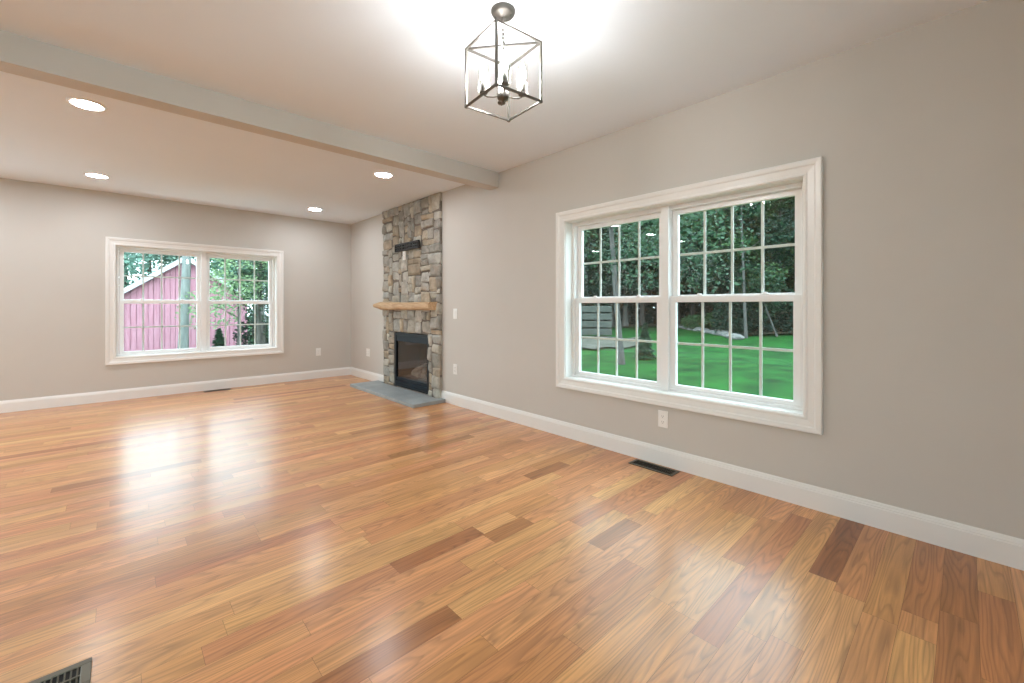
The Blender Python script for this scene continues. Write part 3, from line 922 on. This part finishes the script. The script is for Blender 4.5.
for a, b_ in (((-9, YF + TH, -.3), (-1.2, 13, -.06)), ((-9, -9, -.3), (5, YB - TH, -.06))):  # added unseen slabs that bounce skylight up through the doors to the ceiling
    mb = MB(); mb.box(a, b_); tag(mb.build('bounce_patio', M_BOUNCE), 'added unseen pale slab bouncing daylight indoors', 'bounce_patio', kind='structure')
def gz(x, y):
    z = GZ + min(1.2, .035 * max(0, x - 19))
    if y > 8 and x < 9: z = GZ - .22 * min(1, (y - 8) / 8)
    return z

def at_d(u, dist):
    s, c = math.sin(YAW), math.cos(YAW); a = (u - 512) / 424
    return (s + a*c) * dist, (c - a*s) * dist

def leaf_mat(name, c0, c1, trans=.35):
    m = principled(name, c0, .6, spec=.25)
    nt = m.node_tree; b = nt.nodes['Principled BSDF']; L = nt.links.new
    at = N(nt, 'ShaderNodeAttribute', attribute_name='tone')
    mx = N(nt, 'ShaderNodeMix', data_type='RGBA'); mx.inputs['A'].default_value = (*c0, 1); mx.inputs['B'].default_value = (*c1, 1)
    sp = N(nt, 'ShaderNodeSeparateColor'); L(at.outputs['Color'], sp.inputs[0]); L(sp.outputs[0], mx.inputs['Factor'])
    L(mx.outputs['Result'], b.inputs['Base Color'])
    tl = N(nt, 'ShaderNodeBsdfTranslucent'); L(mx.outputs['Result'], tl.inputs[0])
    ms = N(nt, 'ShaderNodeMixShader'); ms.inputs[0].default_value = trans
    L(b.outputs[0], ms.inputs[1]); L(tl.outputs[0], ms.inputs[2]); L(ms.outputs[0], nt.nodes['Material Output'].inputs[0])
    return m
M_LEAF = leaf_mat('leaf_green', (0.0104, 0.0351, 0.0195), (0.0416, 0.0923, 0.0442))
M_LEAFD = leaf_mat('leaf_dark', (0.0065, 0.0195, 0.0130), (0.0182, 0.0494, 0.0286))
M_LEAFY = leaf_mat('leaf_yellow_green', (0.0260, 0.0741, 0.0260), (0.0819, 0.1495, 0.0559))
M_LEAFHAZE = leaf_mat('hazed_leaf', (0.0810, 0.1695, 0.1290), (0.2700, 0.4050, 0.3240))  # leaf green lightened to carry the haze over the view beyond the barn
M_LEAFL = leaf_mat('light_leaf', (0.1050, 0.1750, 0.0840), (0.2940, 0.4060, 0.2100))
M_CONIF = leaf_mat('conifer_green', (0.0078, 0.0286, 0.0143), (0.0195, 0.0559, 0.0260), .15)
M_BARK = mottle(principled('bark', (.2, .17, .14), .95, spec=.1), (0.0481, 0.0442, 0.0390), (0.1118, 0.1001, 0.0871), 6, 6, bump=.8, bscale=12, stretch=(3, 3, .5))
M_BARKL = mottle(principled('pale_bark', (.34, .32, .29), .95, spec=.1), (0.0416, 0.0416, 0.0377), (0.0897, 0.0858, 0.0793), 6, 6, bump=.6, bscale=12, stretch=(3, 3, .5))

def leaves(mb, blobs, count, size, rnd, flat=.4):
    """scatter small leaf sprays through ellipsoidal blobs (cx, cy, cz, rx, ry, rz)"""
    vols = [b[3]*b[4]*b[5] for b in blobs]; tot = sum(vols)
    for b, vv in zip(blobs, vols):
        n = max(8, int(count * vv / tot))
        bt_ = rnd.uniform(.1, .9)
        for _ in range(n):
            while True:
                p = Vector((rnd.uniform(-1, 1), rnd.uniform(-1, 1), rnd.uniform(-1, 1)))
                if p.length < 1: break
            p = p * (p.length ** -.35 if p.length > .05 else 1)
            if p.length > 1: p.normalize()
            c = Vector((b[0] + p.x*b[3], b[1] + p.y*b[4], b[2] + p.z*b[5]))
            s = size * rnd.uniform(.6, 1.3)
            a = Vector((rnd.gauss(0, 1), rnd.gauss(0, 1), rnd.gauss(0, flat))).normalized()
            e = a.cross(Vector((rnd.gauss(0, 1), rnd.gauss(0, 1), rnd.gauss(0, 1)))).normalized()
            t = min(1, max(0, bt_ * .6 + rnd.uniform(-.2, .5)))
            mb.add([c - a*s*.5, c + e*s*.28 , c + a*s*.5, c - e*s*.28], [(0, 1, 2, 3)], False, (t, t, t))

def trunk_mesh(mb, h, r, rnd, lean=(0, 0), branches=4, top=.35):
    n = 9
    pts = []
    for i in range(n):
        t = i / (n-1)
        pts.append(Vector((lean[0]*t*h + .06*noise.noise(Vector((t*3, 1.3, h)))*t*h*.2, lean[1]*t*h + .06*noise.noise(Vector((t*3, 8.3, h)))*t*h*.2, -.15 + t*(h + .15))))
    rs = [r * (1.28 if i == 0 else 1 - (1 - top) * i/(n-1)) for i in range(n)]
    mb.tube(pts, rs, 10)
    ends = []
    for k in range(branches):
        t = .38 + .55 * (k + rnd.random()) / branches
        i = min(n-2, int(t*(n-1))); p = pts[i].lerp(pts[i+1], t*(n-1) - i)
        a = rnd.random() * 2*PI; L = h * rnd.uniform(.16, .28)
        q = p + Vector((math.cos(a)*L, math.sin(a)*L, L * rnd.uniform(.3, .8)))
        mb.tube([p, p.lerp(q, .5) + Vector((0, 0, .06*L)), q], [r*.36*(1-.4*t), r*.24*(1-.4*t), r*.08], 6)
        ends.append(q)
    return pts, ends

def tree(name, loc, h, r, seed, count, size, leafm, label, cat='tree', group=None, lean=(0, 0), crown_from=.35, spread=.3, bark=None, branches=5, nblob=9):
    rnd = random.Random(seed)
    root = tag(empty(name, loc), label, cat, group)
    mb = MB(); pts, ends = trunk_mesh(mb, h, r, rnd, lean, branches)
    mb.build('trunk', bark or M_BARK, root)
    blobs = []
    for q in ends:
        if q.z > crown_from * h:
            k = h * rnd.uniform(.09, .15); blobs.append((q.x, q.y, q.z, k*1.3, k*1.3, k*.9))
    for _ in range(nblob):
        t = rnd.uniform(crown_from, 1.02); a = rnd.random()*2*PI
        d = spread * h * math.sqrt(rnd.random()) * (1.1 - .55 * (t - crown_from) / (1.02 - crown_from))
        k = h * rnd.uniform(.08, .15)
        ax = lean[0]*t*h; ay = lean[1]*t*h
        blobs.append((ax + math.cos(a)*d, ay + math.sin(a)*d, t*h, k*1.4, k*1.4, k*.85))
    lv = MB(); leaves(lv, blobs, count, size, rnd); lv.build('crown', leafm, root, fix=False)
    return root

def conifer(name, loc, h, rad, seed, count, size, label):
    rnd = random.Random(seed)
    root = tag(empty(name, loc), label, 'tree')
    mb = MB(); mb.tube([(0, 0, -.1), (0, 0, h*.5), (0, 0, h*.95)], [rad*.12, rad*.08, rad*.02], 8); mb.build('trunk', M_BARK, root)
    lv = MB()
    for _ in range(count):
        t = rnd.random() ** .75
        t = 1 - t if False else t
        zz = h * (1 - t); tier = .82 + .18 * math.sin(zz / h * 38)
        rr = rad * t * tier * math.sqrt(rnd.uniform(.25, 1)); a = rnd.random() * 2*PI
        c = Vector((rr*math.cos(a), rr*math.sin(a), zz * .95 + .05*h))
        d = Vector((math.cos(a), math.sin(a), -.35 + rnd.uniform(-.2, .3))).normalized()
        e = d.cross(Vector((rnd.gauss(0, .4), rnd.gauss(0, .4), 1))).normalized()
        s = size * rnd.uniform(.6, 1.3); g = rnd.random()
        lv.add([c - d*s*.4, c + e*s*.2, c + d*s*.7, c - e*s*.2], [(0, 1, 2, 3)], False, (g, g, g))
    lv.build('needles', M_CONIF, root, fix=False)
    return root

def shrub(loc, blobs, seed, count, size, leafm, label, cat='bush'):
    rnd = random.Random(seed)
    root = tag(empty('shrub', loc), label, cat)
    mb = MB()
    for b in blobs: mb.tube([(b[0]*.2, b[1]*.2, -.05), (b[0]*.6, b[1]*.6, b[2]*.5), (b[0], b[1], b[2])], [.03, .02, .008], 5)
    mb.build('stem', M_BARK, root)
    lv = MB(); leaves(lv, blobs, count, size, rnd); lv.build('foliage', leafm, root, fix=False)
    return root

# --- beyond the large window
tree('lawn_tree', (10.05, 6.40, gz(10, 6.4)), 9.0, .082, 11, 9000, .12, M_LEAF, 'slim pale-trunked tree standing in the lawn beside the small evergreen', lean=(-.045, .060), crown_from=.26, spread=.30, bark=M_BARKL, branches=7, nblob=16)
conifer('small_evergreen', (11.45, 6.52, GZ), 1.08, .33, 4, 2600, .11, 'small dark conical evergreen at the edge of the lawn')
shrub((*at_d(716, 24.2), gz(*at_d(716, 24.2))), [(0, 0, .55, .8, .9, .5), (-.4, 1.0, .45, .7, .8, .45), (.3, -1.0, .4, .6, .8, .4)], 8, 2600, .16, M_LEAFY, 'bright green low bush at the edge of the woods behind the stones')
# boulders of a low dry wall
M_ROCK = mottle(principled('field_rock', (.4, .4, .37), .9), (0.0767, 0.0767, 0.0689), (0.1417, 0.1391, 0.1287), 4, 6, bump=.5, bscale=12)
def rock(loc, sx, sy, sz, seed):
    bm = bmesh.new(); bmesh.ops.create_icosphere(bm, subdivisions=2, radius=1)
    for v in bm.verts:
        k = 1 + .28 * noise.noise(v.co * 1.3 + Vector((seed * 7.1, 0, 0)))
        v.co = Vector((v.co.x * sx * k, v.co.y * sy * k, v.co.z * sz * k))
    me = bpy.data.meshes.new('boulder'); bm.to_mesh(me); bm.free(); me.materials.append(M_ROCK)
    o = bpy.data.objects.new('boulder', me); COL.objects.link(o); o.location = loc
    return tag(o, 'pale rough boulder in the low stone row at the wood edge', 'boulder', 'boulders of the low stone row')
rnd = random.Random(15)
for i in range(22):
    t = i / 21
    x, y = at_d(676 + 62 * t, 26.5 - 7.0 * t + rnd.uniform(-.3, .3))
    k = rnd.uniform(.16, .27)
    rock((x, y, gz(x, y) + k * .35), k*.9, k*1.2, k*.62, i)

# timber retaining wall
M_TIMB = mottle(principled('weathered_timber', (.24, .27, .22), .85, spec=.2), (0.0314, 0.0372, 0.0304), (0.0578, 0.0637, 0.0539), 2.5, 6, bump=.4, bscale=10, stretch=(1, 1, 6))
rw = tag(empty('retaining_wall', (16.6, 12.5, GZ)), 'grey-green retaining wall of wide horizontal courses at the lawn edge', 'retaining wall')
M = Matrix.Rotation(math.radians(38), 4, 'Z')
rw.rotation_euler = (0, 0, math.radians(38))
for k in range(5):
    q = MB(); q.bbox((-.35 + .07*k, -1.15, -.15 + .36*k), (.35 + .05*k, 5.5, .15 + .36*k), .03); q.build('course', M_TIMB, rw)
M_DIRT = mottle(principled('bare_soil', (.4, .35, .28), .95, spec=.1), (0.0454, 0.0454, 0.0344), (0.0748, 0.0722, 0.0580), 1.5, 8, bump=.5, bscale=20)
mb = MB()
nn = 16; V = []
for i in range(nn):
    t = i/(nn-1)
    u = 560 + 85*t
    x0, y0 = px_floor(u, 350.5 + 1.2*math.sin(i*1.3) - 2.5*t, GZ); x1, y1 = px_floor(u, 339 + 1.2*math.cos(i*1.1), GZ)
    V += [(x0, y0, GZ + .055), (x1, y1, GZ + .075)]
mb.add(V, [(2*i, 2*i+2, 2*i+3, 2*i+1) for i in range(nn-1)])
tag(mb.build('dirt_path', M_DIRT), 'strip of bare pale soil at the foot of the retaining wall', 'path', kind='structure')

# woods: trees in three rows, each its own object with its own crown
WOODS = 'woodland trees beyond the lawn'
LAB = ['tall leafy tree in the woods beyond the lawn', 'dark dense tree in the woods beyond the lawn', 'light yellow-green leafy tree at the wood edge beyond the lawn']
s_, c_ = math.sin(YAW), math.cos(YAW)
protos = {}
def wood_tree(u, dist, h, kind, seed):
    a = (u - 512) / 424
    x, y = (s_ + a*c_) * dist, (c_ - a*s_) * dist
    key = (kind, seed % 3)
    if key not in protos:
        lm = [M_LEAF, M_LEAFD, M_LEAFY][kind]
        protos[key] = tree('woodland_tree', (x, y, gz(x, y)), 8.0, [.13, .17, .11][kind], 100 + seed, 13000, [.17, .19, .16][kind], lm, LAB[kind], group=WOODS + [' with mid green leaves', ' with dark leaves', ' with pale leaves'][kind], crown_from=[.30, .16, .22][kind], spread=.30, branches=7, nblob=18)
        o = protos[key]
    else:
        o = copy_tree(protos[key])
    o.location = (x, y, gz(x, y)); o.rotation_euler = (0, 0, seed * 1.7)
    k = h / 8.0; o.scale = (k * 1.05, k * 1.05, k)
rnd = random.Random(44)
i = 0
for u in range(545, 860, 17):
    wood_tree(u + rnd.uniform(-6, 6), (rnd.uniform(22.0, 23.5) if u > 722 else rnd.uniform(28.0, 29.5)), rnd.uniform(7.0, 8.6) * (1 if u > 722 else 1.2), rnd.choice([0, 0, 1, 1, 2]), i); i += 1
for u in range(540, 870, 20):
    wood_tree(u + rnd.uniform(-6, 6), rnd.uniform(31, 34), rnd.uniform(8.5, 10.5), rnd.choice([0, 1, 1]), i); i += 1
for u in range(540, 870, 24):
    wood_tree(u + rnd.uniform(-6, 6), rnd.uniform(38, 42), rnd.uniform(11, 13), rnd.choice([0, 1, 1]), i); i += 1
mb = MB(); V = []
uu = list(range(540, 881, 10))
for u in uu:
    d0 = 20.6 if u > 728 else (27.4 if u < 700 else 27.4 - 6.8 * (u - 700) / 28)
    for d in (d0, d0 + 4, d0 + 9, d0 + 16, 52):
        x, y = at_d(u, d); V.append((x, y, gz(x, y) + .10))
mb.add(V, [(i*5 + j, (i+1)*5 + j, (i+1)*5 + j + 1, i*5 + j + 1) for i in range(len(uu) - 1) for j in range(4)], True)
tag(mb.build('forest_floor', mottle(principled('leaf_litter', (.05, .045, .03), .95, spec=.1), (.025, .030, .018), (.085, .075, .050), 1.2, 8, bump=.5, bscale=8)), 'dark leaf litter on the ground under the woods', 'ground', kind='structure')
for u in range(870, 1080, 26):      # the same woods carry on to the right of what the window shows
    wood_tree(u + rnd.uniform(-8, 8), rnd.uniform(22.5, 25), rnd.uniform(7.5, 9), rnd.choice([0, 1]), i); i += 1
# slender bare stems in front of the woods
def stem(u, v, dist, h, r, lean, label):
    a = (u - 512) / 424
    x, y = (s_ + a*c_) * dist, (c_ - a*s_) * dist
    rr = random.Random(int(u))
    root = tag(empty('slender_tree', (x, y, gz(x, y))), label, 'tree')
    mb = MB(); pts, ends = trunk_mesh(mb, h, r, rr, lean, 4, .5); mb.build('trunk', M_BARKL, root)
    lv = MB(); leaves(lv, [(q.x, q.y, q.z, .8, .8, .6) for q in ends] + [(pts[-1].x, pts[-1].y, pts[-1].z, 1.2, 1.2, .9)], 1500, .2, rr); lv.build('crown', M_LEAF, root, fix=False)
stem(746, 345, 19.9, 6.5, .075, (.0, .03), 'slender pale-stemmed tree at the wood edge behind the bright lawn')
stem(778, 343, 20.3, 2.6, .045, (-.22, .30), 'thin leaning sapling at the wood edge under the dark trees')
# undergrowth that closes the foot of the woods
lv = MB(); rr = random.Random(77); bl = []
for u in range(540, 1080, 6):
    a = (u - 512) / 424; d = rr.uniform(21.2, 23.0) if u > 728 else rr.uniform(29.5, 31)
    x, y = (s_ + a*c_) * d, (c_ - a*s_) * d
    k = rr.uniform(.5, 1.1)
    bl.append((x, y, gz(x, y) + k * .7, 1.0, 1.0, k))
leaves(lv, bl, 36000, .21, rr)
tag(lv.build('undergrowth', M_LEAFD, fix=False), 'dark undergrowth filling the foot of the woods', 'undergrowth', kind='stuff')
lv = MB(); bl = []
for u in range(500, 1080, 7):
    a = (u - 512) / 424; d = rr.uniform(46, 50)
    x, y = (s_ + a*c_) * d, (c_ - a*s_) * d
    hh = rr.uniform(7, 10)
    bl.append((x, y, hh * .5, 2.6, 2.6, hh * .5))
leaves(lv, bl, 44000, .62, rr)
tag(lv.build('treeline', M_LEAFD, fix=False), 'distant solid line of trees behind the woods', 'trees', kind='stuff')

# --- beyond the end-wall window: barn and trees
def at_y(u, v, Y):
    a = (u - 512) / 424; b2 = (306.8 - v) / 424
    t = Y / (c_ - a*s_)
    return ((s_ + a*c_) * t, Y, CAM_Z + b2 * t)
BYY = 20.0
ap = at_y(186, 257.6, BYY); lf = at_y(123.8, 292.5, BYY); rt = at_y(248, 296.3, BYY)
slope = ((ap[2] - lf[2]) / (ap[0] - lf[0]) + (ap[2] - rt[2]) / (rt[0] - ap[0])) / 2
half = 2.0
bz = GZ - .28
xa, za = ap[0], ap[2]
M_BARKHAZE = mottle(principled('hazed_grey_green_bark', (.2, .2, .18), .95, spec=.1), (0.1050, 0.1148, 0.1064), (0.1960, 0.2100, 0.1960), 6, 6, bump=.6, bscale=12, stretch=(3, 3, .5))  # grey-green bark made paler for the haze seen through the end window
M_BARN = mottle(principled('faded_red_boards', (.5, .2, .24), .8, spec=.2), (0.3389, 0.1418, 0.1823), (0.4334, 0.2228, 0.2700), 3.0, 6, bump=.2, bscale=20, stretch=(6, 6, .6))
M_BTRIM = principled('barn_trim_white', (0.4332, 0.4440, 0.4512), .6)
M_ROOF = mottle(principled('barn_shingles', (.16, .15, .15), .9), (.11, .11, .11), (.22, .21, .20), 10)
bn = tag(empty('barn', (xa, BYY, bz)), 'faded red board barn with white gable trim beyond the end window', 'barn')
wl = MB()
nb = 26
for i in range(nb):
    x0 = -half + 2*half*i/nb; x1 = x0 + 2*half/nb - .012
    zt0 = (za - bz) - slope*abs(x0) - .05; zt1 = (za - bz) - slope*abs(x1) - .05
    y0 = -.018 if i % 2 else 0.0
    wl.add([(x0, y0, 0), (x1, y0, 0), (x1, y0, zt1), (x0, y0, zt0), (x0, .05, 0), (x1, .05, 0), (x1, .05, zt1), (x0, .05, zt0)],
           [(0,1,2,3), (4,7,6,5), (0,4,5,1), (1,5,6,2), (2,6,7,3), (3,7,4,0)])
ez = (za - bz) - slope*half
wl.add([(-half, .04, 0), (half, .04, 0), (half, .04, ez), (0, .04, za - bz - .06), (-half, .04, ez), (-half, 6, 0), (half, 6, 0), (half, 6, ez), (0, 6, za - bz - .06), (-half, 6, ez)],
       [(0,1,2,3,4), (9,8,7,6,5), (0,5,6,1), (1,6,7,2), (0,4,9,5)])
wl.build('wall', M_BARN, bn)
rf = MB(); tr_ = MB()
for sg in (-1, 1):
    e = half + .25
    A = Vector((0, 0, za - bz + .06)); B = Vector((sg*e, 0, za - bz + .06 - slope*e))
    th = Vector((0, 0, -.09))
    p = [A + Vector((0, -.22, 0)), B + Vector((0, -.22, 0)), B + Vector((0, 6.2, 0)), A + Vector((0, 6.2, 0))]
    rf.add(p + [q + th for q in p], [(0,1,2,3), (4,7,6,5), (0,4,5,1), (1,5,6,2), (2,6,7,3), (3,7,4,0)])
    p = [A + Vector((0, -.26, .02)), B + Vector((0, -.26, .02)), B + Vector((0, -.22, .02)), A + Vector((0, -.22, .02))]
    th = Vector((0, 0, -.19))
    tr_.add(p + [q + th for q in p], [(0,1,2,3), (4,7,6,5), (0,4,5,1), (1,5,6,2), (2,6,7,3), (3,7,4,0)])
rf.build('roof', M_ROOF, bn); tr_.build('rake_trim', M_BTRIM, bn)

x, y, z = at_y(182, 350, 13.5)
tree('yard_tree', (x, y, gz(x, y)), 10.0, .115, 31, 2600, .13, M_LEAF, 'thick grey-green trunk, colour paled for haze, rising in front of the red barn', lean=(.028, .0), crown_from=.76, spread=.2, bark=M_BARKHAZE, branches=4, nblob=8)
x, y, z = at_y(261, 350, 15.0)
tree('yard_tree', (x, y, gz(x, y)), 4.3, .15, 32, 6000, .11, M_LEAF, 'leafy dark-trunked tree overhanging the right end of the barn', crown_from=.22, spread=.24, branches=8, nblob=16)
x, y, z = at_y(237, 350, 12.0)
x2, y2, z2 = at_y(219, 347, 13.0)
conifer('yard_evergreen', (x2, y2, gz(x2, y2)), 1.15, .34, 14, 2200, .12, 'small blue-green evergreen in front of the barn wall')
x, y, z = at_y(239, 350, 13.8)
tree('yard_tree', (x, y, gz(x, y)), 3.5, .05, 61, 2200, .10, M_LEAFL, 'young light green tree whose leaves cover the right half of the barn', crown_from=.42, spread=.24, branches=6, nblob=9)
x, y, z = at_y(257, 350, 17.0)
shrub((x, y, gz(x, y)), [(0, 0, .75, .7, .6, .8), (.9, .3, .8, .7, .6, .9), (.4, .2, 1.5, .6, .5, .7)], 66, 3600, .12, M_LEAFD, 'dark dense bush hiding the foot of the barn at its right corner')
x, y, z = at_y(215, 350, 15.5)
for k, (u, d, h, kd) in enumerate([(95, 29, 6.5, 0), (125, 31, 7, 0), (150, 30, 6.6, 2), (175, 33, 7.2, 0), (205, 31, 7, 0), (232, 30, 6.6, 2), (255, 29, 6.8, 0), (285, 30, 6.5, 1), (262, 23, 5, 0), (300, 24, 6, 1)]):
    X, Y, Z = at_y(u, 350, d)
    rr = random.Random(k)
    tree('yard_tree', (X, Y, gz(X, Y)), h, .15, 200 + k, 2300, .24, M_LEAFHAZE, 'airy leafy tree beyond the red barn, haze put into its leaf colour', group='trees behind the barn', crown_from=.30, spread=.30, branches=6, nblob=14)
